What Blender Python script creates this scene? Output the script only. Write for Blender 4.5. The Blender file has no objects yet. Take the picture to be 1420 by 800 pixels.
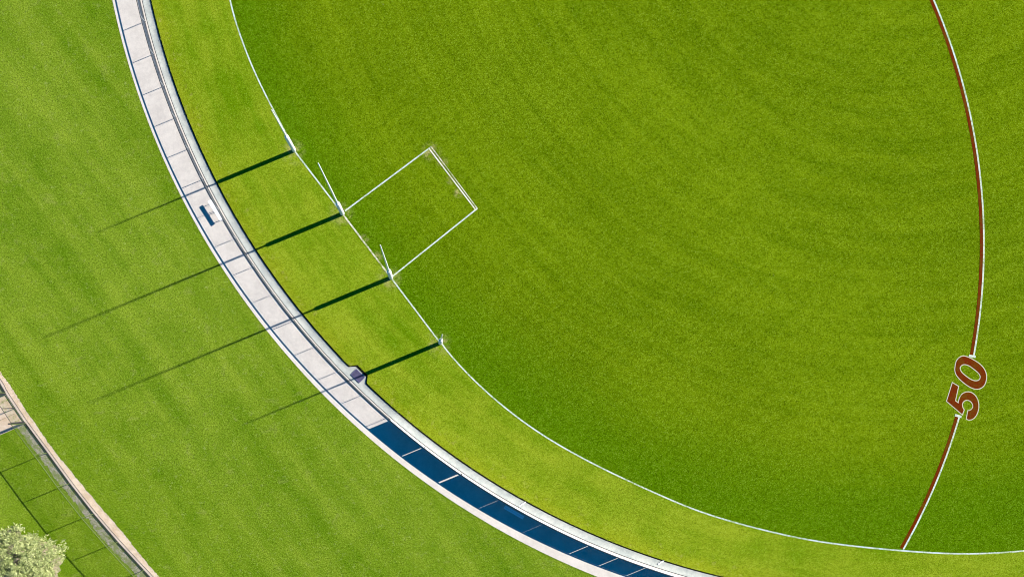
import bpy, bmesh, math, random
from mathutils import Vector, Matrix
import mathutils.geometry as mgeo

random.seed(7)
sc = bpy.context.scene
col = sc.collection

# ------------------------------------------------------------------ camera, sky, sun
CAM_H = 58.0                      # drone height, metres
SCALE = 17.28                     # survey: picture units per metre on the ground
NX, NY = 595.0, 545.0             # survey: point straight below the drone
SUN_EL = math.radians(26.1)
SUN_DIR = Vector((0.924, 0.382, 0.0)).normalized()     # horizontal direction towards the sun

cam_d = bpy.data.cameras.new('camera'); cam = bpy.data.objects.new('camera', cam_d); col.objects.link(cam)
cam.location = (0, 0, CAM_H)
cam_d.sensor_width = 36.0
cam_d.lens = CAM_H * SCALE / 1420.0 * 36.0
cam_d.shift_x = (710 - NX) / 1420.0
cam_d.shift_y = (NY - 400) / 1420.0
cam_d.clip_start = 0.5; cam_d.clip_end = 3000
sc.camera = cam

world = bpy.data.worlds.new('World'); sc.world = world; world.use_nodes = True
wn = world.node_tree; wn.nodes.clear()
w_out = wn.nodes.new('ShaderNodeOutputWorld'); w_bg = wn.nodes.new('ShaderNodeBackground'); w_sky = wn.nodes.new('ShaderNodeTexSky')
w_sky.sky_type = 'NISHITA'; w_sky.sun_disc = False
w_sky.sun_elevation = SUN_EL; w_sky.sun_rotation = math.atan2(SUN_DIR.x, SUN_DIR.y)
w_sky.air_density = 1.0; w_sky.dust_density = 0.0; w_sky.ozone_density = 10.0; w_sky.altitude = 0
w_bg.inputs['Strength'].default_value = 0.05
w_sat = wn.nodes.new('ShaderNodeHueSaturation'); w_sat.inputs['Saturation'].default_value = 1.55; w_sat.inputs['Hue'].default_value = 0.49   # deep clear blue sky
wn.links.new(w_sky.outputs[0], w_sat.inputs['Color']); wn.links.new(w_sat.outputs[0], w_bg.inputs[0]); wn.links.new(w_bg.outputs[0], w_out.inputs[0])

sun_d = bpy.data.lights.new('sun', 'SUN'); sun = bpy.data.objects.new('sun', sun_d); col.objects.link(sun)
sun_d.energy = 5.0; sun_d.angle = math.radians(0.65); sun_d.color = (1.0, 0.955, 0.89)
to_sun = Vector((SUN_DIR.x * math.cos(SUN_EL), SUN_DIR.y * math.cos(SUN_EL), math.sin(SUN_EL)))
sun.rotation_euler = (-to_sun).to_track_quat('-Z', 'Y').to_euler()
sun.location = to_sun * 80

sc.view_settings.view_transform = 'Standard'; sc.view_settings.look = 'None'
sc.view_settings.gamma = 1.0; sc.view_settings.use_curve_mapping = False
sc.view_settings.exposure = 1.12
sc.cycles.filter_width = 1.0            # crisp, like the sharpened photograph

# ------------------------------------------------------------------ survey helpers
def P(px, py, z=0.0):
    k = (CAM_H - z) / (CAM_H * SCALE)
    return Vector(((px - NX) * k, (NY - py) * k, z))

AX = Vector((0.8, 0.6, 0)); AY = Vector((-0.6, 0.8, 0))            # ground axis through the goals, and across it
GOAL = P(508.5, 338.5)
def UV(u, v, z=0.0):
    p = GOAL + AX * u + AY * v; p.z = z; return p
def to_uv(p):
    d = Vector((p.x - GOAL.x, p.y - GOAL.y, 0)); return d.dot(AX), d.dot(AY)
CU, CV = 53.6, 0.9                                                # centre of the curved end of the ground
CEN = UV(CU, CV)
def ring(r, ang, z=0.0):                                          # ang 0 = behind the goals, growing towards +v (clockwise in the picture)
    return UV(CU - r * math.cos(ang), CV + r * math.sin(ang), z)
def ring_ang(p):
    u, v = to_uv(p); return math.atan2(v - CV, CU - u)

R_FENCE, R_TURF, R_PATH = 61.99, 61.08, 63.72   # the path widens towards the middle of the curve
Z_PATH, Z_TURF = 0.006, 0.060
STRAIGHT = 48.0
def stadium(r, n=360, z=0.0):
    """closed oval: two curved ends joined by straights"""
    pts = []
    for i in range(n + 1):
        pts.append(ring(r, -math.pi / 2 + math.pi * i / n, z))
    for i in range(1, 25):
        pts.append(UV(CU + STRAIGHT * i / 24, CV + r, z))
    for i in range(1, n // 2 + 1):
        a = math.pi / 2 - math.pi * i / (n // 2)
        pts.append(UV(CU + STRAIGHT + r * math.cos(a), CV + r * math.sin(a), z))
    for i in range(1, 24):
        pts.append(UV(CU + STRAIGHT * (1 - i / 24), CV - r, z))
    return pts

# ------------------------------------------------------------------ object helpers
def tag(o, label=None, cat=None, group=None, kind=None):
    if label: o['label'] = label
    if cat: o['category'] = cat
    if group: o['group'] = group
    if kind: o['kind'] = kind
    return o
def link(name, me, parent=None, loc=None):
    o = bpy.data.objects.new(name, me); col.objects.link(o)
    if loc is not None: o.location = loc
    if parent: o.parent = parent
    return o
def empty(name, loc, rz=0.0):
    o = bpy.data.objects.new(name, None); col.objects.link(o); o.location = loc; o.rotation_euler = (0, 0, rz)
    o.empty_display_size = 0.3
    return o
def mesh_from(name, verts, faces, mat, smooth=False):
    me = bpy.data.meshes.new(name); me.from_pydata([tuple(v) for v in verts], [], faces); me.update()
    if mat: me.materials.append(mat)
    if smooth:
        for p in me.polygons: p.use_smooth = True
    return me

class MB:
    """collects simple shapes into one mesh"""
    def __init__(s): s.v = []; s.f = []
    def add(s, vs, fs):
        b = len(s.v); s.v += [Vector(v) for v in vs]; s.f += [tuple(b + i for i in f) for f in fs]
    def box(s, c, size, rot=None, bevel=0.0):
        x, y, z = [q / 2 for q in size]
        b = min(bevel, x * .9, y * .9, z * .9)
        vs = []
        if b <= 0:
            vs = [Vector((i * x, j * y, k * z)) for k in (-1, 1) for j in (-1, 1) for i in (-1, 1)]
            fs = [(0, 2, 3, 1), (4, 5, 7, 6), (0, 1, 5, 4), (2, 6, 7, 3), (0, 4, 6, 2), (1, 3, 7, 5)]
        else:
            def lp(dx, dy, zz):
                return [Vector(q) for q in ((-x + dx, -y, zz), (x - dx, -y, zz), (x, -y + dy, zz), (x, y - dy, zz), (x - dx, y, zz), (-x + dx, y, zz), (-x, y - dy, zz), (-x, -y + dy, zz))]
            def lpi(zz):
                q = lp(b, b, zz); return [Vector((w.x - math.copysign(b * .7, w.x), w.y - math.copysign(b * .7, w.y), zz)) for w in q]
            rows = [lpi(-z), lp(b, b, -z + b), lp(b, b, z - b), lpi(z)]
            fs = [tuple(range(7, -1, -1))]
            for r in range(3):
                for i in range(8):
                    j = (i + 1) % 8; fs.append((r * 8 + i, r * 8 + j, r * 8 + 8 + j, r * 8 + 8 + i))
            fs.append(tuple(range(24, 32)))
            vs = [w for r in rows for w in r]
        if rot is not None: vs = [rot @ w for w in vs]
        c = Vector(c); s.add([w + c for w in vs], fs); return s
    def tube(s, pts, r, n=8, cap=True):
        pts = [Vector(p) for p in pts]
        rs = r if isinstance(r, (list, tuple)) else [r] * len(pts)
        vs = []; m = len(pts)
        for i, p in enumerate(pts):
            d = (pts[min(i + 1, m - 1)] - pts[max(i - 1, 0)])
            if d.length < 1e-9: d = Vector((0, 0, 1))
            d.normalize()
            a = d.orthogonal().normalized() if abs(d.z) > .9 else d.cross(Vector((0, 0, 1))).normalized()
            b = d.cross(a)
            for k in range(n):
                t = 2 * math.pi * k / n
                vs.append(p + a * (math.cos(t) * rs[i]) + b * (math.sin(t) * rs[i]))
        fs = []
        for i in range(m - 1):
            for k in range(n):
                l = (k + 1) % n; fs.append((i * n + k, i * n + l, i * n + n + l, i * n + n + k))
        if cap:
            fs.append(tuple(range(n - 1, -1, -1))); fs.append(tuple(range((m - 1) * n, m * n)))
        s.add(vs, fs); return s
    def lathe(s, prof, n=16, c=(0, 0, 0)):
        c = Vector(c); vs = []; fs = []
        for r, z in prof:
            for k in range(n):
                t = 2 * math.pi * k / n; vs.append(c + Vector((r * math.cos(t), r * math.sin(t), z)))
        m = len(prof)
        for i in range(m - 1):
            for k in range(n):
                l = (k + 1) % n; fs.append((i * n + k, i * n + l, i * n + n + l, i * n + n + k))
        fs.append(tuple(range(n - 1, -1, -1))); fs.append(tuple(range((m - 1) * n, m * n)))
        s.add(vs, fs); return s
    def mesh(s, name, mat, smooth=False):
        return mesh_from(name, s.v, s.f, mat, smooth)
    def build(s, name, mat, parent=None, smooth=False, loc=None):
        return link(name, s.mesh(name, mat, smooth), parent, loc)

def strip(name, left, right, mat, parent=None, closed=False):
    n = len(left); vs = [None] * (2 * n); fs = []
    for i in range(n): vs[2 * i] = left[i]; vs[2 * i + 1] = right[i]
    for i in range(n if closed else n - 1):
        j = (i + 1) % n; fs.append((2 * i, 2 * i + 1, 2 * j + 1, 2 * j))
    me = mesh_from(name, vs, fs, mat); fix_up(me)
    return link(name, me, parent)
def fix_up(me):
    if me.polygons and sum(p.normal.z * p.area for p in me.polygons) < 0:
        me.flip_normals()
def sheet(name, pts, mat, parent=None):
    """flat polygon, triangulated"""
    pts = [Vector(p) for p in pts]
    tris = mgeo.tessellate_polygon([[Vector((p.x, p.y, 0)) for p in pts]])
    me = mesh_from(name, pts, [tuple(t) for t in tris], mat)
    bm = bmesh.new(); bm.from_mesh(me); bmesh.ops.recalc_face_normals(bm, faces=bm.faces); bm.to_mesh(me); bm.free()
    fix_up(me)
    return link(name, me, parent)
def line_strip(name, pts, w, z, mat, parent, closed=False):
    """painted line of width w along pts"""
    pts = [Vector((p.x, p.y, z)) for p in pts]; L = []; R = []; n = len(pts)
    for i in range(n):
        a = pts[(i - 1) % n] if (closed or i > 0) else pts[i]
        b = pts[(i + 1) % n] if (closed or i < n - 1) else pts[i]
        d = (b - a).normalized(); nn = Vector((-d.y, d.x, 0)) * (w / 2)
        L.append(pts[i] + nn); R.append(pts[i] - nn)
    return strip(name, L, R, mat, parent, closed)

# ------------------------------------------------------------------ material helpers
class NT:
    def __init__(s, name):
        s.m = bpy.data.materials.new(name); s.m.use_nodes = True; s.t = s.m.node_tree
        s.t.nodes.clear(); s.out = s.t.nodes.new('ShaderNodeOutputMaterial'); s.b = s.t.nodes.new('ShaderNodeBsdfPrincipled')
        s.t.links.new(s.b.outputs[0], s.out.inputs[0])
        s.pos = s.t.nodes.new('ShaderNodeNewGeometry').outputs['Position']
    def put(s, sock, v):
        if isinstance(v, bpy.types.NodeSocket): s.t.links.new(v, sock)
        elif isinstance(v, (tuple, list)) and sock.type == 'RGBA': sock.default_value = (*v[:3], 1)
        else: sock.default_value = v
    def math(s, op, a, b=0.0, c=None, clamp=False):
        n = s.t.nodes.new('ShaderNodeMath'); n.operation = op; n.use_clamp = clamp
        s.put(n.inputs[0], a); s.put(n.inputs[1], b)
        if c is not None: s.put(n.inputs[2], c)
        return n.outputs[0]
    def vmath(s, op, a, b=(0, 0, 0)):
        n = s.t.nodes.new('ShaderNodeVectorMath'); n.operation = op
        s.put(n.inputs[0], a); s.put(n.inputs[1], b)
        return n.outputs['Value'] if op in ('LENGTH', 'DISTANCE', 'DOT_PRODUCT') else n.outputs[0]
    def xyz(s, x, y, z=0.0):
        n = s.t.nodes.new('ShaderNodeCombineXYZ'); s.put(n.inputs[0], x); s.put(n.inputs[1], y); s.put(n.inputs[2], z); return n.outputs[0]
    def noise(s, vec=None, scale=1.0, detail=2.0, rough=0.5, dist=0.0):
        n = s.t.nodes.new('ShaderNodeTexNoise'); s.put(n.inputs['Vector'], vec if vec is not None else s.pos)
        s.put(n.inputs['Scale'], scale); s.put(n.inputs['Detail'], detail); s.put(n.inputs['Roughness'], rough); s.put(n.inputs['Distortion'], dist)
        return n.outputs['Fac']
    def ramp(s, f, a, b, lo=0.0, hi=1.0, smooth=True):
        n = s.t.nodes.new('ShaderNodeMapRange'); n.interpolation_type = 'SMOOTHSTEP' if smooth else 'LINEAR'
        s.put(n.inputs[0], f); n.inputs[1].default_value = a; n.inputs[2].default_value = b; n.inputs[3].default_value = lo; n.inputs[4].default_value = hi
        return n.outputs[0]
    def mix(s, f, a, b, mode='MIX'):
        n = s.t.nodes.new('ShaderNodeMix'); n.data_type = 'RGBA'; n.blend_type = mode
        s.put(n.inputs[0], f); s.put(n.inputs[6], a); s.put(n.inputs[7], b); return n.outputs[2]
    def scale_col(s, c, f):
        n = s.t.nodes.new('ShaderNodeVectorMath'); n.operation = 'SCALE'; s.put(n.inputs[0], c); s.put(n.inputs['Scale'], f); return n.outputs[0]
    def bump(s, h, strength=0.3, dist=0.02):
        n = s.t.nodes.new('ShaderNodeBump'); n.inputs['Strength'].default_value = strength; n.inputs['Distance'].default_value = dist
        s.put(n.inputs['Height'], h); s.t.links.new(n.outputs[0], s.b.inputs['Normal'])
    def done(s, c, rough=0.8, spec=0.3, metal=0.0):
        s.put(s.b.inputs['Base Color'], c); s.put(s.b.inputs['Roughness'], rough); s.put(s.b.inputs['Specular IOR Level'], spec); s.put(s.b.inputs['Metallic'], metal)
        return s.m

POSTS_PX = [(408, 209), (475, 296.5), (542.2, 385), (610.5, 475.5)]
POSTS = [P(x, y, Z_TURF) for x, y in POSTS_PX]

def polar(n):
    d = n.vmath('SUBTRACT', n.pos, tuple(CEN)); d = n.vmath('MULTIPLY', d, (1, 1, 0))
    r = n.vmath('LENGTH', d)
    u = n.vmath('DOT_PRODUCT', d, tuple(AX)); v = n.vmath('DOT_PRODUCT', d, tuple(AY))
    a = n.math('ARCTAN2', v, n.math('MULTIPLY', u, -1.0))
    return r, a, u, v

def grain(n, c, amt=0.35):
    """blade scale grain: lighter and darker flecks"""
    g1 = n.noise(scale=6.0, detail=2.0, rough=0.8)
    g2 = n.noise(scale=15.0, detail=1.0, rough=0.6)
    g = n.math('ADD', n.math('MULTIPLY', g1, 0.42), n.math('MULTIPLY', g2, 0.58))
    f = n.ramp(g, 0.36, 0.64, 1 - amt, 1 + amt, smooth=False)
    c = n.scale_col(c, f)
    c = n.mix(n.ramp(g, 0.54, 0.70, 0.0, 0.42), c, (0.27, 0.31, 0.075))
    n.bump(g, 0.4, 0.025)
    return c, g

def mat_field():
    n = NT('field_grass')
    r, a, u, v = polar(n)
    # long mowing streaks running round with the boundary, fainter cross passes
    s1 = n.noise(n.xyz(n.math('MULTIPLY', r, 0.75), n.math('MULTIPLY', a, 2.6)), 1.0, 3.0, 0.6)
    s2 = n.noise(n.xyz(n.math('MULTIPLY', r, 2.6), n.math('MULTIPLY', a, 3.2), 4.0), 1.0, 2.0, 0.6)
    d1 = n.vmath('DOT_PRODUCT', n.pos, (0.77, 0.64, 0)); d2 = n.vmath('DOT_PRODUCT', n.pos, (-0.64, 0.77, 0))
    s3 = n.noise(n.xyz(n.math('MULTIPLY', d1, 0.06), n.math('MULTIPLY', d2, 1.3), 9.0), 1.0, 2.0, 0.55)
    s4 = n.noise(n.xyz(n.math('MULTIPLY', d1, 1.3), n.math('MULTIPLY', d2, 0.05), 19.0), 1.0, 2.0, 0.55)
    big = n.noise(scale=0.045, detail=2.0)
    med = n.noise(scale=0.6, detail=4.0, rough=0.6)
    t = n.math('MULTIPLY', s1, 0.38)
    s5 = n.noise(n.xyz(n.math('MULTIPLY', d1, 0.05), n.math('MULTIPLY', d2, 3.4), 29.0), 1.0, 1.0, 0.5)
    s6 = n.noise(n.xyz(n.math('MULTIPLY', d1, 3.4), n.math('MULTIPLY', d2, 0.05), 39.0), 1.0, 1.0, 0.5)
    for x, w in ((s2, 0.20), (s3, 0.13), (s4, 0.13), (s5, 0.10), (s6, 0.10), (big, 0.30), (med, 0.14)):
        t = n.math('ADD', t, n.math('MULTIPLY', x, w))
    t = n.ramp(t, 0.58, 0.90, 0, 1, smooth=False)
    c = n.mix(t, (0.070, 0.126, 0.0003), (0.136, 0.205, 0.0030))
    # lusher, deeper green band just inside the boundary line
    lush = n.math('MULTIPLY', n.ramp(n.math('ADD', r, n.math('MULTIPLY', s1, 6.0)), 50.5, 58.0), 0.75)
    c = n.mix(lush, c, (0.055, 0.134, 0.0004))
    # worn, dry ground round the posts and at the goal square
    wear = None
    spots = [(p, 1.1) for p in POSTS] + [(P(598, 211), 1.0), (P(614, 226), 0.6), (P(636, 268), 0.55), (P(505, 333), 0.6), (P(522, 357), 0.6), (P(625, 250), 0.5)]
    wn_ = n.noise(scale=2.2, detail=4.0, rough=0.7)
    for p, rad in spots:
        d = n.vmath('DISTANCE', n.vmath('MULTIPLY', n.pos, (1, 1, 0)), (p.x, p.y, 0))
        m = n.ramp(d, 0.1, rad, 1.0, 0.0)
        wear = m if wear is None else n.math('MAXIMUM', wear, m)
    wear = n.math('MULTIPLY', wear, n.ramp(wn_, 0.38, 0.66), clamp=True)
    c = n.mix(n.math('MULTIPLY', wear, 0.8), c, (0.34, 0.30, 0.11))
    # scattered pale dead blades
    sp = n.ramp(n.noise(scale=3.1, detail=3.0, rough=0.8), 0.69, 0.76)
    c = n.mix(n.math('MULTIPLY', sp, 0.45), c, (0.30, 0.36, 0.09))
    dk = n.ramp(n.noise(scale=2.0, detail=4.0, rough=0.85), 0.52, 0.68)
    c = n.mix(n.math('MULTIPLY', dk, 0.30), c, (0.068, 0.116, 0.001))
    c, g = grain(n, c, 0.60)
    return n.done(c, 0.9, 0.0)

def mat_surround():
    n = NT('surround_grass')
    r, a, u, v = polar(n)
    s1 = n.noise(n.xyz(n.math('MULTIPLY', r, 0.9), n.math('MULTIPLY', a, 5.0)), 1.0, 3.0, 0.6)
    med = n.noise(scale=0.35, detail=4.0, rough=0.6)
    big = n.noise(scale=0.06, detail=2.0)
    t = n.math('ADD', n.math('ADD', n.math('MULTIPLY', s1, 0.4), n.math('MULTIPLY', med, 0.4)), n.math('MULTIPLY', big, 0.35))
    t = n.ramp(t, 0.45, 0.70, 0, 1, smooth=False)
    c = n.mix(t, (0.100, 0.184, 0.0018), (0.212, 0.275, 0.013))
    # yellower, drier margin against the drain
    e = n.math('MULTIPLY', n.ramp(n.math('ADD', r, n.math('MULTIPLY', med, 1.6)), 60.4, 61.9), 0.55)
    c = n.mix(e, c, (0.215, 0.245, 0.008))
    wear = None; wn_ = n.noise(scale=2.0, detail=4.0, rough=0.7)
    for p in POSTS:
        d = n.vmath('DISTANCE', n.vmath('MULTIPLY', n.pos, (1, 1, 0)), (p.x, p.y, 0))
        m = n.ramp(d, 0.1, 1.5, 1.0, 0.0); wear = m if wear is None else n.math('MAXIMUM', wear, m)
    wear = n.math('MULTIPLY', wear, n.ramp(wn_, 0.40, 0.68), clamp=True)
    c = n.mix(n.math('MULTIPLY', wear, 0.7), c, (0.36, 0.30, 0.12))
    dry = n.math('MULTIPLY', n.ramp(r, 59.0, 61.2), n.ramp(n.noise(scale=1.6, detail=4.0, rough=0.7), 0.55, 0.72))
    c = n.mix(n.math('MULTIPLY', dry, 0.5), c, (0.36, 0.30, 0.09))
    dk = n.ramp(n.noise(scale=1.4, detail=5.0, rough=0.85, dist=0.4), 0.52, 0.68)
    c = n.mix(n.math('MULTIPLY', dk, 0.45), c, (0.105, 0.185, 0.002))
    c, g = grain(n, c, 0.45)
    return n.done(c, 0.9, 0.0)

def mat_ground():
    n = NT('park_grass')
    big = n.noise(scale=0.07, detail=3.0, rough=0.55)
    med = n.noise(scale=0.5, detail=5.0, rough=0.65)
    d1 = n.vmath('DOT_PRODUCT', n.pos, (0.8, 0.6, 0)); d2 = n.vmath('DOT_PRODUCT', n.pos, (-0.6, 0.8, 0))
    st = n.noise(n.xyz(n.math('MULTIPLY', d1, 0.40), n.math('MULTIPLY', d2, 0.03)), 1.0, 3.0, 0.6)
    st2 = n.noise(n.xyz(n.math('MULTIPLY', d1, 1.9), n.math('MULTIPLY', d2, 0.22), 7.0), 1.0, 3.0, 0.65)
    t = n.math('ADD', n.math('ADD', n.math('MULTIPLY', big, 0.25), n.math('MULTIPLY', med, 0.30)), n.math('ADD', n.math('MULTIPLY', st, 0.55), n.math('MULTIPLY', st2, 0.15)))
    t = n.ramp(t, 0.46, 0.78, 0, 1, smooth=False)
    c = n.mix(t, (0.068, 0.146, 0.0014), (0.182, 0.256, 0.018))
    pale = n.ramp(n.noise(scale=0.9, detail=4.0, rough=0.7, dist=0.5), 0.56, 0.72)
    c = n.mix(n.math('MULTIPLY', pale, 0.35), c, (0.21, 0.24, 0.05))
    fl_ = n.ramp(n.noise(scale=2.2, detail=5.0, rough=0.85), 0.55, 0.70)
    c = n.mix(n.math('MULTIPLY', fl_, 0.55), c, (0.28, 0.335, 0.09))
    dk = n.ramp(n.noise(scale=1.5, detail=5.0, rough=0.85, dist=0.4), 0.53, 0.68)
    c = n.mix(n.math('MULTIPLY', dk, 0.55), c, (0.060, 0.130, 0.002))
    c, g = grain(n, c, 0.52)
    return n.done(c, 0.9, 0.0)

def mat_concrete(name, base, tint, amt=1.0, grit=0.06):
    n = NT(name)
    a = n.noise(scale=0.8, detail=5.0, rough=0.65); b = n.noise(scale=3.5, detail=4.0, rough=0.7)
    t = n.ramp(n.math('ADD', n.math('MULTIPLY', a, 0.6), n.math('MULTIPLY', b, 0.4)), 0.36, 0.62)
    c = n.mix(n.math('MULTIPLY', t, amt), base, tint)
    g = n.noise(scale=22.0, detail=2.0)
    c = n.scale_col(c, n.ramp(g, 0.3, 0.7, 1 - grit, 1 + grit))
    st = n.ramp(n.noise(scale=1.3, detail=5.0, rough=0.75, dist=0.8), 0.66, 0.78)
    c = n.mix(n.math('MULTIPLY', st, 0.40), c, (0.30, 0.26, 0.22))
    cr = n.ramp(n.noise(scale=0.45, detail=6.0, rough=0.7, dist=1.2), 0.50, 0.66)
    c = n.mix(n.math('MULTIPLY', cr, 0.18), c, (0.40, 0.36, 0.33))
    n.bump(g, 0.25, 0.01)
    return n.done(c, 0.9, 0.2)

def mat_paint(name, colr, under, worn=0.35):
    """sprayed line paint broken up by grass blades"""
    n = NT(name)
    a = n.noise(scale=9.0, detail=3.0, rough=0.7); b = n.noise(scale=0.9, detail=3.0)
    f = n.math('ADD', n.math('MULTIPLY', a, 0.65), n.math('MULTIPLY', b, 0.35))
    f = n.ramp(f, worn - 0.10, worn + 0.14)
    c = n.mix(f, under, colr)
    n.bump(a, 0.4, 0.02)
    return n.done(c, 0.9, 0.02)

def mat_plain(name, c, rough=0.6, metal=0.0, spec=0.4, var=0.12, scale=4.0):
    n = NT(name)
    f = n.ramp(n.noise(scale=scale, detail=4.0, rough=0.65), 0.3, 0.7, 1 - var, 1 + var)
    return n.done(n.scale_col(tuple(c), f) if False else n.scale_col(n.mix(0.0, c, c), f), rough, spec, metal)

M_FIELD, M_SURR, M_GROUND = mat_field(), mat_surround(), mat_ground()
M_PATH = mat_concrete('path_concrete', (0.565, 0.512, 0.452), (0.655, 0.597, 0.527))
M_DRAIN = mat_concrete('drain_concrete', (0.31, 0.335, 0.315), (0.44, 0.45, 0.405), 1.0, 0.12)
M_APRON = mat_concrete('apron_concrete', (0.52, 0.38, 0.25), (0.62, 0.50, 0.38))
M_STRIP = mat_concrete('sandy_strip', (0.50, 0.37, 0.25), (0.66, 0.53, 0.40), 1.0, 0.14)
M_WHITE = mat_paint('white_line_paint', (0.55, 0.61, 0.52), (0.21, 0.30, 0.07), 0.43)
M_FADED = mat_paint('faded_line_paint', (0.66, 0.62, 0.48), (0.22, 0.27, 0.06), 0.46)
M_RUST = mat_paint('rust_red_paint', (0.125, 0.016, 0.0010), (0.105, 0.060, 0.003), 0.42)
M_CREAM = mat_paint('cream_line_paint', (0.50, 0.46, 0.33), (0.24, 0.28, 0.08), 0.36)
M_STEEL = mat_plain('galvanised_steel', (0.42, 0.44, 0.46), 0.5, 0.3)
M_RAIL = mat_plain('dark_rail', (0.022, 0.024, 0.030), 0.6)
M_GREEN = mat_plain('olive_coated_wire', (0.085, 0.11, 0.03), 0.7)
M_BLACK = mat_plain('black_pipe', (0.016, 0.018, 0.022), 0.55)
M_WIRE = mat_plain('fence_wire', (0.20, 0.21, 0.22), 0.6, 0.2)
M_POST = mat_plain('white_enamel', (0.80, 0.80, 0.80), 0.35, 0.0, 0.5, 0.04)
M_PAD = mat_plain('white_vinyl', (0.78, 0.77, 0.80), 0.5, 0.0, 0.4, 0.08, 3.0)
M_ALU = mat_plain('aluminium', (0.94, 0.96, 0.98), 0.6, 0.0, 0.5, 0.06)
M_BOARD = mat_plain('white_board', (0.72, 0.72, 0.74), 0.5, 0.0, 0.4, 0.05)
M_GRATE = mat_plain('grate_steel', (0.15, 0.135, 0.25), 0.5, 0.3)
M_PIT = mat_plain('pit_dark', (0.03, 0.03, 0.04), 0.9)

# ------------------------------------------------------------------ setting: ground, oval turf, playing field
g = 900
def rp(d):                                       # outer edge of the path, d metres further out
    return lambda a: R_PATH + d + (0.48 * max(0.0, math.cos(a)) if a > -5 else 0.0)
def path_edge(d, z, n):
    return [ring(rp(d)(-math.pi / 2 + math.pi * i / n), -math.pi / 2 + math.pi * i / n, z) for i in range(n + 1)] + stadium(R_PATH + d, n, z)[n + 1:]
gin = path_edge(-0.03, 0.0, 1500); gmid = UV(CU + STRAIGHT / 2, CV)
ground = strip('ground', gin, [gmid + (p - gmid) * 14.0 for p in gin], M_GROUND, None, True); tag(ground, kind='structure')
for q in ground.data.vertices: q.co.z = 0.0

# pit bulge in the drain: the turf steps back round the grate
A_PIT = ring_ang(P(495, 521))
def bulge(ang):
    s = abs(ang - A_PIT) * R_TURF
    return 0.52 * max(0.0, min(1.0, (0.98 - s) / 0.38))
edge_rng = random.Random(3)
def turf_r(ang): return R_TURF - bulge(ang)
N_ARC = 1500
arc = [-math.pi / 2 + math.pi * i / N_ARC for i in range(N_ARC + 1)]
ragged = [edge_rng.uniform(-0.008, 0.008) for _ in arc]
turf_edge = [ring(turf_r(a) + ragged[i], a, Z_TURF) for i, a in enumerate(arc)] + stadium(R_TURF, N_ARC, Z_TURF)[N_ARC + 1:]
turf = sheet('surround_turf', turf_edge, M_SURR); tag(turf, kind='structure')
skirt = strip('turf_edge', turf_edge, [Vector((p.x, p.y, -0.06)) for p in turf_edge], mat_plain('turf_soil', (0.075, 0.07, 0.02), 0.95), turf, True)

# boundary line, traced on the survey; straight between the two outer posts
left_px = [(300, -170), (305.5, -80), (317.9, 0), (333, 49.5), (352, 99), (378.5, 152), (409, 208)]
right_px = [(611, 474), (622.5, 490), (649.5, 519.5), (682, 550), (719, 580), (763, 610), (815, 639), (863, 662.5), (918, 687.5), (967, 708), (1025, 726), (1105, 745.5), (1165, 754.5), (1220, 760.5), (1290, 766), (1345, 767.7), (1420, 764), (1500, 752), (1590, 727)]
def catmull(pts, k=10):
    out = []
    for i in range(len(pts) - 1):
        p0 = pts[max(i - 1, 0)]; p1 = pts[i]; p2 = pts[i + 1]; p3 = pts[min(i + 2, len(pts) - 1)]
        for j in range(k):
            t = j / k
            out.append(0.5 * ((2 * p1) + (p2 - p0) * t + (2 * p0 - 5 * p1 + 4 * p2 - p3) * t * t + (3 * p1 - p0 - 3 * p2 + p3) * t ** 3))
    out.append(pts[-1]); return out
def smooth_px(pts, it=40):
    pts = [P(x, y, Z_TURF) for x, y in pts]
    c = catmull(pts)
    for _ in range(it):
        c = [c[0]] + [(c[i - 1] + c[i] * 2 + c[i + 1]) / 4 for i in range(1, len(c) - 1)] + [c[-1]]
    return c
Lc = smooth_px(left_px); Rc = smooth_px(right_px)
far = []
uR, vR = to_uv(Rc[-1]); uL, vL = to_uv(Lc[0])
farpts = [Rc[-1], UV(uR + 15, vR - 1.5, Z_TURF), UV(uR + 40, vR, Z_TURF), UV(150, -30, Z_TURF), UV(158, 0, Z_TURF), UV(150, 30, Z_TURF), UV(uL + 55, vL + 3, Z_TURF), UV(uL + 20, vL + 4, Z_TURF), Lc[0]]
far = catmull(farpts, 14)[1:-1]
bnd = Lc + Rc + far
field = sheet('playing_field', [Vector((p.x, p.y, Z_TURF + .005)) for p in bnd], M_FIELD); tag(field, kind='structure')
ZL = Z_TURF + .010
# the goal-line stretch is more worn than the rest of the line
t_goal = [POSTS[1].lerp(POSTS[2], i / 20) for i in range(21)]
half = bnd[len(Lc) - 1:len(Lc)]
run = Rc + far + Lc
line = line_strip('boundary_line', run, 0.115, ZL, M_WHITE, field); tag(line, label='thin white line curving right round the field')
for a_, b_, m_, w_, lab in ((POSTS[0], POSTS[1], M_WHITE, 0.12, 'white line between the upper outer post and the upper goal post'), (POSTS[1], POSTS[2], M_FADED, 0.13, 'faded goal line between the two goal posts'), (POSTS[2], POSTS[3], M_WHITE, 0.12, 'white line between the lower goal post and the lower outer post')):
    o = line_strip('goal_line', [a_.lerp(b_, i / 12) for i in range(13)], w_, ZL + .004, m_, field); tag(o, label=lab)
def seg(a, b, k=10): 
    a = P(*a, Z_TURF); b = P(*b, Z_TURF); return [a.lerp(b, i / k) for i in range(k + 1)]
line_strip('goal_square_line', seg((478.5, 292.6), (596.5, 205)), 0.115, ZL + .008, M_WHITE, field)
line_strip('goal_square_line', seg((543.4, 384), (661.5, 289.5)), 0.115, ZL + .008, M_WHITE, field)
line_strip('goal_square_line', seg((595.2, 206.5), (659.6, 291.2)), 0.09, ZL + .012, mat_paint('thin_line_paint', (0.74, 0.72, 0.62), (0.30, 0.30, 0.09), 0.42), field)
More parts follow.
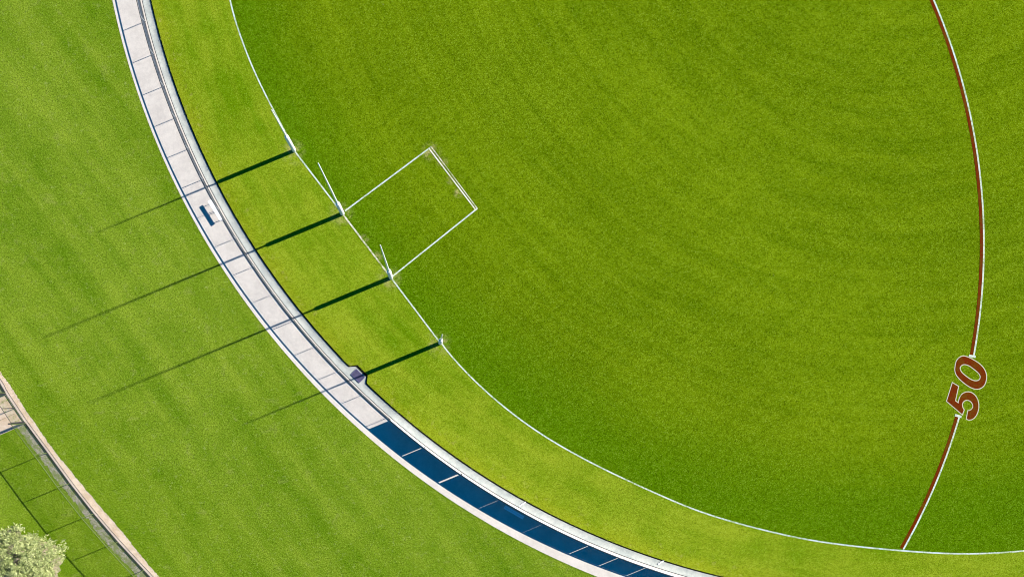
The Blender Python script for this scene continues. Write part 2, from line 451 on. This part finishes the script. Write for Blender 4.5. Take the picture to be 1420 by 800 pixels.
line_strip('goal_square_line', seg((597.2, 203), (662.3, 290)), 0.07, ZL + .016, M_FADED, field)

# fifty metre arc: rust red with a white outer edge, broken by the number
GC = Vector((GOAL.x, GOAL.y, 0)); k_t = (CAM_H - Z_TURF) / (CAM_H * SCALE)
def arc_pt(rpx, deg):
    a = math.radians(deg); return P(508.5 + rpx * math.cos(a), 338.5 + rpx * math.sin(a), Z_TURF)
def arc_band(name, r0, r1, a0, a1, z, m):
    n_ = 120; L = []; R = []
    for i in range(n_ + 1):
        d = a0 + (a1 - a0) * i / n_; p, q = arc_pt(r0, d), arc_pt(r1, d); p.z = q.z = z; L.append(p); R.append(q)
    return strip(name, L, R, m, field)
a_bot = math.degrees(math.atan2(762.0 - 338.5, 1254 - 508.5)); a_lo = math.degrees(math.atan2(576.5 - 338.5, 1328.5 - 508.5)); a_hi = math.degrees(math.atan2(494 - 338.5, 1349 - 508.5))
for a0, a1 in ((a_bot, a_lo), (a_hi, -42.0)):
    tag(arc_band('fifty_metre_arc', 850.2, 854.6, a0, a1, ZL + .004, M_RUST), label='rust red arc line')
    tag(arc_band('fifty_metre_arc_edge', 854.6, 856.8, a0, a1, ZL + .008, M_WHITE), label='white outer edge of the red arc')
capm = M_WHITE
for d in (a_lo, a_hi):
    dd = 0.11; L = [arc_pt(849.0, d - dd), arc_pt(858.6, d - dd)]; R = [arc_pt(849.0, d + dd), arc_pt(858.6, d + dd)]
    for p in L + R: p.z = ZL + .012
    strip('fifty_metre_arc_end', L, R, capm, field)

def dig(pts): return [(1298.5 + x / 7.27, 480 + y / 7.27) for x, y in pts]
def smooth_closed(pts, k=6):
    n_ = len(pts); out = []
    for i in range(n_):
        p0, p1, p2, p3 = (Vector((*pts[(i + j) % n_], 0)) for j in (-1, 0, 1, 2))
        for j in range(k):
            t = j / k; q = 0.5 * ((2 * p1) + (p2 - p0) * t + (2 * p0 - 5 * p1 + 4 * p2 - p3) * t * t + (3 * p1 - p0 - 3 * p2 + p3) * t ** 3); out.append((q.x, q.y))
    return out
def inset(pts, d):
    n_ = len(pts); ar = sum(pts[i][0] * pts[(i + 1) % n_][1] - pts[(i + 1) % n_][0] * pts[i][1] for i in range(n_))
    sg = 1 if ar > 0 else -1; out = []
    for i in range(n_):
        a = Vector(pts[i - 1]); b = Vector(pts[i]); c = Vector(pts[(i + 1) % n_])
        e1 = (b - a); e2 = (c - b)
        if e1.length < 1e-6: e1 = e2
        if e2.length < 1e-6: e2 = e1
        e1.normalize(); e2.normalize()
        n1 = Vector((-e1.y, e1.x)) * sg; n2 = Vector((-e2.y, e2.x)) * sg
        m_ = (n1 + n2)
        m_ = m_.normalized() if m_.length > 1e-4 else n1
        k = d / max(0.45, m_.dot(n1)); out.append(tuple(b + m_ * k))
    return out
zero_out = smooth_closed(dig([(181, 215), (194, 150), (228, 108), (272, 92), (325, 106), (385, 137), (442, 176), (486, 226), (508, 285), (506, 345), (485, 397), (446, 429), (400, 437), (350, 423), (296, 391), (241, 346), (199, 298), (182, 255)]))
zero_in = smooth_closed(dig([(243, 225), (254, 200), (282, 189), (325, 201), (372, 234), (417, 272), (436, 307), (424, 335), (390, 342), (348, 328), (300, 295), (260, 260)]))
def resample(pts, n_):
    q = [Vector(p) for p in pts] + [Vector(pts[0])]; ds = [0]
    for i in range(1, len(q)): ds.append(ds[-1] + (q[i] - q[i - 1]).length)
    out = []; j = 0
    for i in range(n_):
        t = ds[-1] * i / n_
        while ds[j + 1] < t: j += 1
        f = (t - ds[j]) / max(1e-9, ds[j + 1] - ds[j]); out.append(tuple(q[j].lerp(q[j + 1], f)))
    return out
def band(name, A, B, z, m, parent):
    L = [P(x, y, Z_TURF) for x, y in resample(A, 96)]; R = [P(x, y, Z_TURF) for x, y in resample(B, 96)]
    # start both loops at matching points
    j = min(range(96), key=lambda i: (R[i] - L[0]).length); R = R[j:] + R[:j]
    for p in L + R: p.z = z
    return strip(name, L, R, m, parent, True)
number = empty('field_number', (0, 0, 0)); number.parent = field
tag(number, label='rust red number 50 outlined in cream')
band('digit_outline', zero_out, zero_in, ZL + .004, M_CREAM, number)
band('digit', inset(zero_out, 1.25), inset(zero_in, -1.25), ZL + .008, M_RUST, number)
bowl = smooth_closed
five_px = [(157, 357), (229, 400), (197, 546), (216, 560)] + [(221, 535), (230, 510), (246, 484), (268, 466), (296, 455), (326, 453), (356, 461), (384, 480), (406, 506), (422, 540), (431, 580), (431, 622), (422, 664), (406, 700), (384, 727), (356, 744), (324, 748), (295, 736)] + [(311, 644)] + [(330, 641), (349, 630), (361, 611), (360, 590), (349, 569), (332, 554), (311, 547), (290, 551), (273, 565), (266, 586), (269, 612), (285, 640)] + [(263, 698), (95, 555)]
five = dig(five_px)
sheet('digit_outline', [Vector((*P(x, y, Z_TURF).xy, ZL + .004)) for x, y in five], M_CREAM, number)
sheet('digit', [Vector((*P(x, y, Z_TURF).xy, ZL + .008)) for x, y in inset(five, 1.25)], M_RUST, number)

# ------------------------------------------------------------------ path and dish drain
def oval_strip(name, profile, m, parent=None, ang=arc, closed=True):
    """extrude a (radius or callable, z) profile round the oval"""
    rings = []
    for rr, z in profile:
        if callable(rr): pts = [ring(rr(a), a, z) for a in ang] + stadium(rr(-9), N_ARC, z)[N_ARC + 1:]
        else: pts = [ring(rr, a, z) for a in ang] + stadium(rr, N_ARC, z)[N_ARC + 1:]
        rings.append(pts)
    n_ = len(rings[0]); vs = [p for r_ in rings for p in r_]; fs = []
    for k in range(len(rings) - 1):
        for i in range(n_):
            j = (i + 1) % n_; fs.append((k * n_ + i, k * n_ + j, k * n_ + n_ + j, k * n_ + n_ + i))
    me = mesh_from(name, vs, fs, m); fix_up(me); return link(name, me, parent)
kerb_rng = random.Random(5)
R_LIP = R_FENCE - 0.15
path = oval_strip('concrete_path', [(rp(.004), -0.08), (rp(0), Z_PATH - .002), (rp(-.01), Z_PATH), (R_LIP + .012, Z_PATH), (R_LIP + .004, -.03)], M_PATH); tag(path, kind='structure')
def dr(f):   # f = 0 at the path, 1 under the turf edge
    def r_(a): 
        e = turf_r(a) if a > -5 else R_TURF
        return R_LIP + (e - R_LIP) * f
    return r_
drain = oval_strip('dish_drain', [(dr(0), -.008), (dr(.05), -.006), (dr(.25), -.036), (dr(.45), -.052), (dr(.65), -.047), (dr(1.03), .000)], M_DRAIN); tag(drain, kind='structure')
for p in drain.data.polygons: p.use_smooth = True
oval_strip('drain_seam', [(R_LIP + .010, -.002), (R_LIP - .042, -.003)], mat_plain('seam_dark', (0.03, 0.03, 0.035), .9), drain)
oval_strip('soil_shade_margin', [(dr(.85), -.018), (dr(.89), .000), (dr(1.0), .014)], mat_plain('soil_shade_margin', (0.018, 0.018, 0.010), .95, 0, .1, .4, 7), drain)  # edge dirt, blackened so the turf edge's shadow is painted into it
# pale sealed joints across the drain
M_SEAL = mat_plain('joint_sealant', (0.82, 0.82, 0.80), 0.6)
for px, py in ((724.5, 698.5), (917, 779)):
    a = ring_ang(P(px, py)); d = Vector((0.83, 0.56, 0)).normalized(); c = P(px, py, 0.0)
    b = MB(); b.box((c.x, c.y, 0.0), (0.60, 0.10, 0.03), Matrix.Rotation(math.atan2(d.y, d.x), 3, 'Z'), 0.01); b.build('drain_joint', M_SEAL, drain)
# grated pit in the drain
ga = ring_ang(P(493.0, 524.5)); gc = ring(R_TURF + 0.03 + 0.05, ga, 0)
tang = math.atan2(*(reversed((ring(R_TURF, ga + .01, 0) - ring(R_TURF, ga - .01, 0)).xy)))
grate = empty('drain_grate', (gc.x, gc.y, 0.012), tang); grate.parent = drain; tag(grate, label='dark purple grey steel grate over the pit in the drain')
b = MB(); b.box((0, 0, -.012), (0.92, 0.58, 0.012)); b.build('pit_shade_slab', M_PIT, grate)  # flat dark slab under the bars, painting in the shade of the pit
b = MB()
for sx in (-1, 1): b.box((sx * .46, 0, 0), (0.05, 0.64, 0.03))
for sy in (-1, 1): b.box((0, sy * .295, 0), (0.87, 0.05, 0.028))
b.build('grate_frame', M_GRATE, grate)
b = MB(); b.box((0, 0, 0), (0.035, 0.54, 0.022)); bar_me = b.mesh('grate_bar', M_GRATE)
for i in range(13): link('grate_bar', bar_me, grate, ((i - 6) * 0.066, 0, 0))

# ------------------------------------------------------------------ oval fence with hoarding boards
PITCH = 2.70
a_ref = ring_ang(P(352, 370)); da = PITCH / R_FENCE
F_H = 0.95
fence = empty('oval_fence', ring(R_FENCE, a_ref, Z_PATH))
tag(fence, 'low chain wire fence curving along the inner edge of the concrete path', 'fence')
def local(p): return Vector(p) - fence.location
a_top = ring_ang(P(190, -160)); a_end = ring_ang(P(1150, 880))
i0 = -int(abs(a_top - a_ref) / da) if a_top > a_ref else 0
idx = []
k = 0
lo, hi = min(a_top, a_end), max(a_top, a_end)
k0 = math.ceil((lo - a_ref) / da); k1 = math.floor((hi - a_ref) / da)
pm = MB(); pm.tube([(0, 0, 0), (0, 0, F_H)], 0.026, 8); pm.lathe([(0.03, F_H - .02), (0.034, F_H + .012), (0.012, F_H + .03)], 8)
post_me = pm.mesh('post', M_STEEL, False)
bm_ = MB(); bm_.box((0, 0, .006), (0.11, 0.11, 0.012)); bm_.tube([(0, 0, .012), (0, 0, .05)], 0.034, 8); foot_me = bm_.mesh('post_foot', M_BLACK)
chord = 2 * R_FENCE * math.sin(da / 2)
def chain_wire(L, h0, h1, pitch, r):
    b = MB(); H = h1 - h0
    def wire(x0, sgn):
        pts = []
        xa, za, xb, zb = (x0, h0, x0 + H, h1) if sgn > 0 else (x0 + H, h0, x0, h1)
        # clip to panel
        def clip(xa, za, xb, zb):
            t0, t1 = 0.0, 1.0; dx = xb - xa
            for lim, s_ in ((0.0, 1), (L, -1)):
                va = (xa - lim) * s_; vb = (xb - lim) * s_
                if va < 0 and vb < 0: return None
                if va < 0: t0 = max(t0, va / (va - vb))
                if vb < 0: t1 = min(t1, va / (va - vb))
            if t1 <= t0: return None
            return [(xa + dx * t0, za + (zb - za) * t0), (xa + dx * t1, za + (zb - za) * t1)]
        c = clip(xa, za, xb, zb)
        if c and abs(c[0][1] - c[1][1]) > .02:
            b.tube([(c[0][0], sgn * r, c[0][1]), (c[1][0], sgn * r, c[1][1])], r, 3, False)
    n_ = int((L + H) / pitch) + 1
    for i in range(n_):
        wire(-H + i * pitch, 1); wire(-H + i * pitch, -1)
    return b
wire_me = chain_wire(chord - .06, 0.07, F_H - .02, 0.10, 0.0024).mesh('wire_panel', M_WIRE)
for k in range(k0, k1 + 1):
    a = a_ref + k * da; p = ring(R_FENCE, a, Z_PATH); lp = local(p)
    o = link('post', post_me, fence, lp); o.rotation_euler = (0, 0, a)
    link('post_foot', foot_me, o)
    if k < k1:
        q = ring(R_FENCE, a + da, Z_PATH); d = q - p
        o = link('wire_panel', wire_me, fence, lp + d.normalized() * .03); o.rotation_euler = (0, 0, math.atan2(d.y, d.x))
def rail(name, z, r, m):
    n_ = (k1 - k0) * 3
    b = MB(); b.tube([local(ring(R_FENCE, a_ref + k0 * da + (k1 - k0) * da * i / n_, Z_PATH + z)) for i in range(n_ + 1)], r, 8)
    return b.build(name, m, fence, True)
rail('top_rail', F_H, 0.033, M_RAIL)
rail('bottom_rail', 0.055, 0.045, M_BLACK)
# boards: ends measured where light comes through the gaps
b_px = [(541, 583.5), (588, 620), (639, 657), (695, 692), (757, 723.5), (820, 754.5), (861.5, 771), (899, 786.5), (945, 804), (990, 820)]
gaps = [0, .038, .075, .015, .010, .034, .038, .034, .04, .04]
ba = [ring_ang(P(x, y)) for x, y in b_px]
for i in range(len(ba) - 1):
    s_ = -1 if ba[i + 1] < ba[i] else 1
    g0 = gaps[i] / R_FENCE * s_; g1 = gaps[i + 1] / R_FENCE * s_
    a0, a1 = ba[i] + g0, ba[i + 1] - g1
    n_ = 8; A = []; rr = R_FENCE - .045
    vs = []; fs = []
    for j in range(n_ + 1):
        a = a0 + (a1 - a0) * j / n_
        for r_, z in ((rr, 0.03), (rr, F_H - .01), (rr - .012, F_H - .01), (rr - .012, 0.03)): vs.append(local(ring(r_, a, Z_PATH + z)))
    for j in range(n_):
        for q in range(4): fs.append((j * 4 + q, j * 4 + (q + 1) % 4, j * 4 + 4 + (q + 1) % 4, j * 4 + 4 + q))
    fs += [(0, 1, 2, 3), (n_ * 4 + 3, n_ * 4 + 2, n_ * 4 + 1, n_ * 4)]
    me = mesh_from('hoarding_board', vs, fs, M_BOARD); bm = bmesh.new(); bm.from_mesh(me); bmesh.ops.recalc_face_normals(bm, faces=bm.faces); bm.to_mesh(me); bm.free()
    o = link('hoarding_board', me, fence)

# ------------------------------------------------------------------ goal and behind posts
def make_post(name, loc, h, r0, r1, label, group, pad_h=3.25):
    t = empty(name, loc); tag(t, label, 'post', group)
    b = MB(); b.lathe([(r0, 0.0), (r0, .6), (r0 * .97, h * .5), (r1, h - .04), (r1 * .8, h), (0.01, h + .015)], 16); b.build('pole', M_POST, t, True)
    b = MB(); pr = r0 + .095
    b.lathe([(pr - .03, .02), (pr, .08), (pr + .005, pad_h * .5), (pr, pad_h - .10), (pr - .03, pad_h - .02), (r0 + .02, pad_h)], 18)
    pad = b.build('post_pad', M_PAD, t, True)
    for z in (0.55, 1.35, 2.15, 2.85):
        b = MB(); b.lathe([(pr + .004, z - .03), (pr + .010, z - .025), (pr + .010, z + .025), (pr + .004, z + .03)], 18); b.build('pad_strap', M_BOARD, pad, True)
    b = MB(); b.lathe([(r0 + .05, -.02), (r0 + .05, .03), (r0 + .02, .045)], 16); b.build('ground_sleeve', M_STEEL, t, True)
    return t
make_post('goal_post', POSTS[1], 12.75, 0.074, 0.034, 'tall white goal post with padded base at the upper corner of the goal square', 'tall goal posts')
make_post('goal_post', POSTS[2], 12.75, 0.074, 0.034, 'tall white goal post with padded base at the lower corner of the goal square', 'tall goal posts')
make_post('behind_post', POSTS[0], 8.35, 0.066, 0.030, 'shorter white padded post where the left boundary curve meets the goal line', 'shorter outer posts')
make_post('behind_post', POSTS[3], 8.35, 0.066, 0.030, 'shorter white padded post where the lower boundary curve meets the goal line', 'shorter outer posts')

# ------------------------------------------------------------------ benches
def make_bench(loc, rz, label, L=1.82):
    t = empty('bench', loc, rz); tag(t, label, 'bench', 'benches on the concrete path')
    for s in (-1, 1):
        b = MB(); b.box((0, s * .078, .425), (L, 0.14, 0.04), None, .008); b.build('seat_plank', M_ALU, t)
    for x in (-L / 2 + .14, 0, L / 2 - .14):
        b = MB(); b.tube([(x, 0, 0), (x, 0, .39)], 0.032, 8); b.box((x, 0, .397), (0.06, .27, .014)); lg = b.build('leg', M_STEEL, t)
        b = MB(); b.box((x, 0, .006), (0.14, 0.2, 0.012)); b.build('base_plate', M_STEEL, lg)
    return t
bl = P(300.8, 293.5, Z_PATH); make_bench(bl, math.atan2(-27, 17), 'pale metal bench in full sun on the path behind the posts')
bl = P(711.8, 708.7, Z_PATH); make_bench(bl, math.atan2(-15, 26.2), 'metal bench in blue shade behind the hoarding boards', 1.75)

# ------------------------------------------------------------------ park fence, gate, strips in the lower left
fl_px = [(-75, 415), (-38, 473), (0, 531), (7.5, 544.5), (35.8, 587), (66, 627.5), (97, 670), (130, 712), (163.5, 751), (199.5, 790), (235, 828), (275, 869), (316, 910)]
grass_px = [(-60, 420), (-30, 470), (2, 518), (15, 536), (32, 562.5), (52, 592), (78.5, 629), (112, 670), (139, 702), (170, 738), (199, 774), (220, 798), (260, 840), (298, 880)]
grav_px = [(-76, 440), (-46, 488), (-8, 545), (10, 575), (26, 596), (42, 617), (66, 648), (85, 674), (113, 708), (142, 747), (181, 788), (217, 828), (256, 868)]
rs = random.Random(11)
def densify(px, step, jit, z):
    pts = catmull([P(x, y, z) for x, y in px], 8); out = []
    for a, b in zip(pts, pts[1:]):
        n_ = max(1, int((b - a).length / step))
        for i in range(n_):
            p = a.lerp(b, i / n_); out.append(Vector((p.x + rs.uniform(-jit, jit), p.y + rs.uniform(-jit, jit), z)))
    return out
fl = densify(fl_px, .25, 0, .008)
e1 = densify(grass_px, .10, .045, .008); e2 = densify(grav_px, .12, .09, .008)
tag(sheet('sandy_path', e1 + list(reversed(fl)), M_STRIP), kind='structure')
edge_off = []
for i, p in enumerate(fl):
    d = (fl[min(i + 1, len(fl) - 1)] - fl[max(i - 1, 0)]).normalized(); edge_off.append(p + Vector((-d.y, d.x, 0)) * (.20 + rs.uniform(-.006, .006)))
M_KERB = mat_concrete('edging_concrete', (0.46, 0.38, 0.31), (0.56, 0.47, 0.39), 1.0, .1)
edging = strip('concrete_edging', [p + Vector((0, 0, .010)) for p in fl], [p + Vector((0, 0, .010)) for p in edge_off], M_KERB); tag(edging, kind='structure')
line_strip('edging_seam', edge_off, .045, .024, mat_plain('edging_seam', (0.10, 0.085, 0.085), .9, 0, .2, .5, 3), edging)
def mat_gravel():
    n = NT('weedy_gravel')
    a = n.noise(scale=9.0, detail=3.0, rough=0.8); b = n.noise(scale=1.6, detail=4.0, rough=0.7)
    c = n.mix(n.ramp(a, .35, .65), (0.17, 0.15, 0.12), (0.42, 0.38, 0.32))
    c = n.mix(n.math('MULTIPLY', n.ramp(b, .44, .58), .8), c, (0.15, 0.19, 0.05))
    n.bump(a, .8, .03)
    return n.done(c, .9, .2)
M_GRAV = mat_gravel()
tag(sheet('gravel_strip', [Vector((p.x, p.y, .005)) for p in fl] + [Vector((p.x, p.y, .005)) for p in reversed(e2)], M_GRAV), kind='structure')
ap = [(-90, 588), (-1, 549), (5, 546.5), (34, 588.5), (0, 603), (-90, 641)]
apron = sheet('concrete_apron', [P(x, y, .014) for x, y in ap], M_APRON); tag(apron, kind='structure')
b = MB()
for (p, q) in (((-40, 601), (20, 573.5)),):
    p, q = P(*p, .017), P(*q, .017); d = (q - p).normalized(); b.box((p + q) / 2, ((q - p).length, .03, .003), Matrix.Rotation(math.atan2(d.y, d.x), 3, 'Z'))
b.build('slab_joint', mat_plain('joint_dark', (0.22, 0.17, 0.12), .9), apron)

PF_H = 2.02
def fence_run(points, label, n_first=0):
    t = empty('park_fence', P(*points[0])); tag(t, label, 'fence', 'tall chain wire fence along the sandy path')
    o0 = t.location
    pm = MB(); pm.tube([(0, 0, 0), (0, 0, PF_H)], .030, 8); pm.lathe([(.034, PF_H - .02), (.036, PF_H + .01), (.01, PF_H + .03)], 8); me = pm.mesh('post', M_GREEN)
    pts = [P(x, y) for x, y in points]
    for p in pts: link('post', me, t, p - o0)
    for nm, z, r, m in (('top_rail', PF_H, .026, M_GREEN), ('bottom_rail', .06, .050, M_BLACK)):
        b = MB(); b.tube([p - o0 + Vector((0, 0, z)) for p in pts], r, 8); b.build(nm, m, t, True)
    for p, q in zip(pts, pts[1:]):
        d = q - p; w = chain_wire(d.length - .08, .1, PF_H - .03, .085, .0017).mesh('wire_panel', M_GREEN)
        o = link('wire_panel', w, t, p - o0 + d.normalized() * .04); o.rotation_euler = (0, 0, math.atan2(d.y, d.x))
    return t
fence_run([(35.8, 587), (66, 627.5), (97, 670), (130, 712), (163.5, 751), (199.5, 790), (235, 828), (275, 869), (316, 910)], 'tall chain wire fence running down from the gate beside the pale sandy path')
fence_run([(-75, 415), (-38, 473), (0, 531), (7.5, 544.5)], 'short stretch of tall chain wire fence above the gate at the left edge')
g0, g1 = P(7.5, 544.5), P(35.8, 587)
gate = empty('gate', g0, math.atan2((g1 - g0).y, (g1 - g0).x)); tag(gate, 'chain wire gate closing the gap in front of the tan concrete apron', 'gate')
GL = (g1 - g0).length
for x in (0.09, GL - .09):
    b = MB(); b.tube([(x, -.02, 0), (x, -.02, 2.25)], .055, 10); b.lathe([(.058, 2.24), (.06, 2.27), (.02, 2.30)], 10, (x, -.02, 0)); b.build('gate_post', M_BLACK, gate)
for x0, x1 in ((.17, GL / 2 - .012), (GL / 2 + .012, GL - .17)):
    b = MB(); b.tube([(x0, 0, .08), (x1, 0, .08)], .024, 6); b.tube([(x0, 0, 1.9), (x1, 0, 1.9)], .022, 6); b.tube([(x0, 0, .08), (x0, 0, 1.9)], .022, 6); b.tube([(x1, 0, .08), (x1, 0, 1.9)], .022, 6)
    lf = b.build('gate_leaf', M_BLACK, gate)
    w = chain_wire(x1 - x0, .1, 1.88, .085, .0017).build('wire_panel', M_GREEN, lf, False, (x0, 0, 0))
    b = MB(); b.box(((x1 if x0 < 1 else x0), -.035, 1.0), (.10, .05, .05)); b.build('latch', M_STEEL, lf)

# ------------------------------------------------------------------ olive tree and its bare soil
tz = 3.3
tc = P(17, 781, tz); tc.z = 0
soil_rng = random.Random(21); soil = []
sc0 = P(28, 785)
for i in range(70):
    a = 2 * math.pi * i / 70; r_ = 3.0 + .35 * math.sin(3 * a + 1) + soil_rng.uniform(-.25, .25); soil.append(Vector((sc0.x + r_ * math.cos(a), sc0.y + r_ * math.sin(a), .005)))
def mat_soil():
    n = NT('bare_soil'); a = n.noise(scale=1.6, detail=5.0, rough=.7); b = n.noise(scale=10, detail=2)
    c = n.mix(n.ramp(a, .40, .60), (0.44, 0.36, 0.23), (0.24, 0.27, 0.09)); c = n.scale_col(c, n.ramp(b, .3, .7, .75, 1.2)); n.bump(b, .6, .03)
    return n.done(c, .9, .1)
tag(sheet('bare_soil', soil, mat_soil()), kind='structure')
def mat_leaf():
    n = NT('olive_leaves')
    oi = n.t.nodes.new('ShaderNodeAttribute'); oi.attribute_name = 'tone'; f = oi.outputs['Fac']
    c = n.mix(n.ramp(f, 0, 1, smooth=False), (0.11, 0.15, 0.025), (0.36, 0.39, 0.14))
    m = n.done(c, .5, .4); return m
M_LEAF = mat_leaf(); M_BARK = mat_plain('bark', (0.20, 0.16, 0.12), .9, 0, .2, .3, 9)
tree = empty('tree', tc); tag(tree, 'pale olive green tree with gaps in its crown beside the tall wire fence', 'tree')
tr = random.Random(4)
b = MB(); b.tube([(0, 0, -.05), (.05, .02, .6), (-.03, .06, 1.2), (.02, .02, 1.8)], [.17, .13, .11, .10], 9)
from mathutils import noise as mnoise
holes = [(P(17, 760, 2.9) - tree.location, .50), (P(27, 773, 2.9) - tree.location, .55), (P(2, 783, 2.9) - tree.location, .40), (P(31, 741, 2.9) - tree.location, .22), (P(52, 755, 2.9) - tree.location, .20)]
def crown_r(a): return 2.85 + .30 * math.sin(3 * a + .6) + .22 * math.sin(5 * a) + .15 * math.sin(11 * a + 2)
sprays = []
while len(sprays) < 2200:
    a = tr.uniform(0, 2 * math.pi); q = math.sqrt(tr.random()); rr = crown_r(a) * q
    x, y = rr * math.cos(a), rr * math.sin(a) * .95
    dens = mnoise.noise(Vector((x * 1.7, y * 1.7, 3.0))) + .6 * mnoise.noise(Vector((x * 4, y * 4, 8.0)))
    if dens < -.30 + .45 * max(0, q - .72) / .28: continue
    if any((Vector((x, y)) - h.xy).length < hr * tr.uniform(.6, 1.15) for h, hr in holes): continue
    top = 1.9 + 1.7 * (1 - q ** 2.2) + .45 * dens
    z = top - abs(tr.gauss(0, .28))
    sprays.append((Vector((x, y, z)), .5 + .9 * dens))
clumps = [(sprays[k][0], 0) for k in range(0, 2200, 60)]
for c, r_ in clumps[:34]:
    mid = Vector((c.x * .4, c.y * .4, 1.7 + (c.z - 1.7) * .55)); b.tube([(.02, .02, 1.7), mid, c], [.05, .028, .010], 5)
b.build('trunk', M_BARK, tree, True)
vs, fs, tone = [], [], []
for c, bt in sprays:
    base_t = max(.1, min(1.0, bt + tr.gauss(0, .2)))
    for i in range(6):
        p = c + Vector((tr.gauss(0, .11), tr.gauss(0, .11), tr.gauss(0, .07)))
        nrm = (Vector((.30, .12, .85)) + Vector((tr.gauss(0, .5), tr.gauss(0, .5), tr.gauss(0, .3)))).normalized()
        t1 = nrm.orthogonal().normalized(); t1 = Matrix.Rotation(tr.uniform(0, 6.28), 3, nrm) @ t1; t2 = nrm.cross(t1)
        l, w = tr.uniform(.06, .15), tr.uniform(.02, .045)
        k_ = len(vs); vs += [p - t1 * l, p + t2 * w, p + t1 * l, p - t2 * w]; fs.append((k_, k_ + 1, k_ + 2, k_ + 3)); tone.append(min(1, max(0, base_t + tr.gauss(0, .2))))
me = mesh_from('crown', vs, fs, M_LEAF); at = me.attributes.new('tone', 'FLOAT', 'FACE'); at.data.foreach_set('value', tone)
link('crown', me, tree)

# ------------------------------------------------------------------ longer grass along the edges
tv, tf = [], []
gr = random.Random(9)
def tuft(p, h, n_):
    for _ in range(n_):
        a = gr.uniform(0, 6.28); w = gr.uniform(.006, .014); q = p + Vector((gr.uniform(-.05, .05), gr.uniform(-.05, .05), 0))
        d = Vector((math.cos(a), math.sin(a), 0)); s = Vector((-d.y, d.x, 0)) * w; hh = h * gr.uniform(.5, 1.2)
        k_ = len(tv); tv.extend([q - s, q + s, q + d * hh * .8 + Vector((0, 0, hh * .7))]); tf.append((k_, k_ + 1, k_ + 2))
a = lo
while a < hi:
    if gr.random() < .25: tuft(ring(turf_r(a) - gr.uniform(0, .05), a, Z_TURF), .07, 4)
    if gr.random() < .8: tuft(ring(rp(gr.uniform(.01, .06))(a), a, 0), .07, 4)
    a += .07 / R_FENCE
for p in e1 + e2:
    tuft(Vector((p.x + gr.uniform(-.13, .10), p.y + gr.uniform(-.11, .11), 0)), .09, 4)
for i in range(900):
    p = e2[gr.randrange(len(e2))]; q = fl[min(range(0, len(fl), 4), key=lambda k: (fl[k] - p).length)]
    tuft(p.lerp(q, gr.random() ** 1.6), .08, 4)
def mat_tuft():
    n = NT('tuft_grass'); c = n.mix(n.noise(scale=4.0, detail=3.0), (0.10, 0.20, 0.01), (0.26, 0.30, 0.05)); return n.done(c, .7, .15)
tag(link('grass_tufts', mesh_from('grass_tufts', tv, tf, mat_tuft())), 'ragged longer grass along the path, drain and gravel edges', 'grass', kind='stuff')
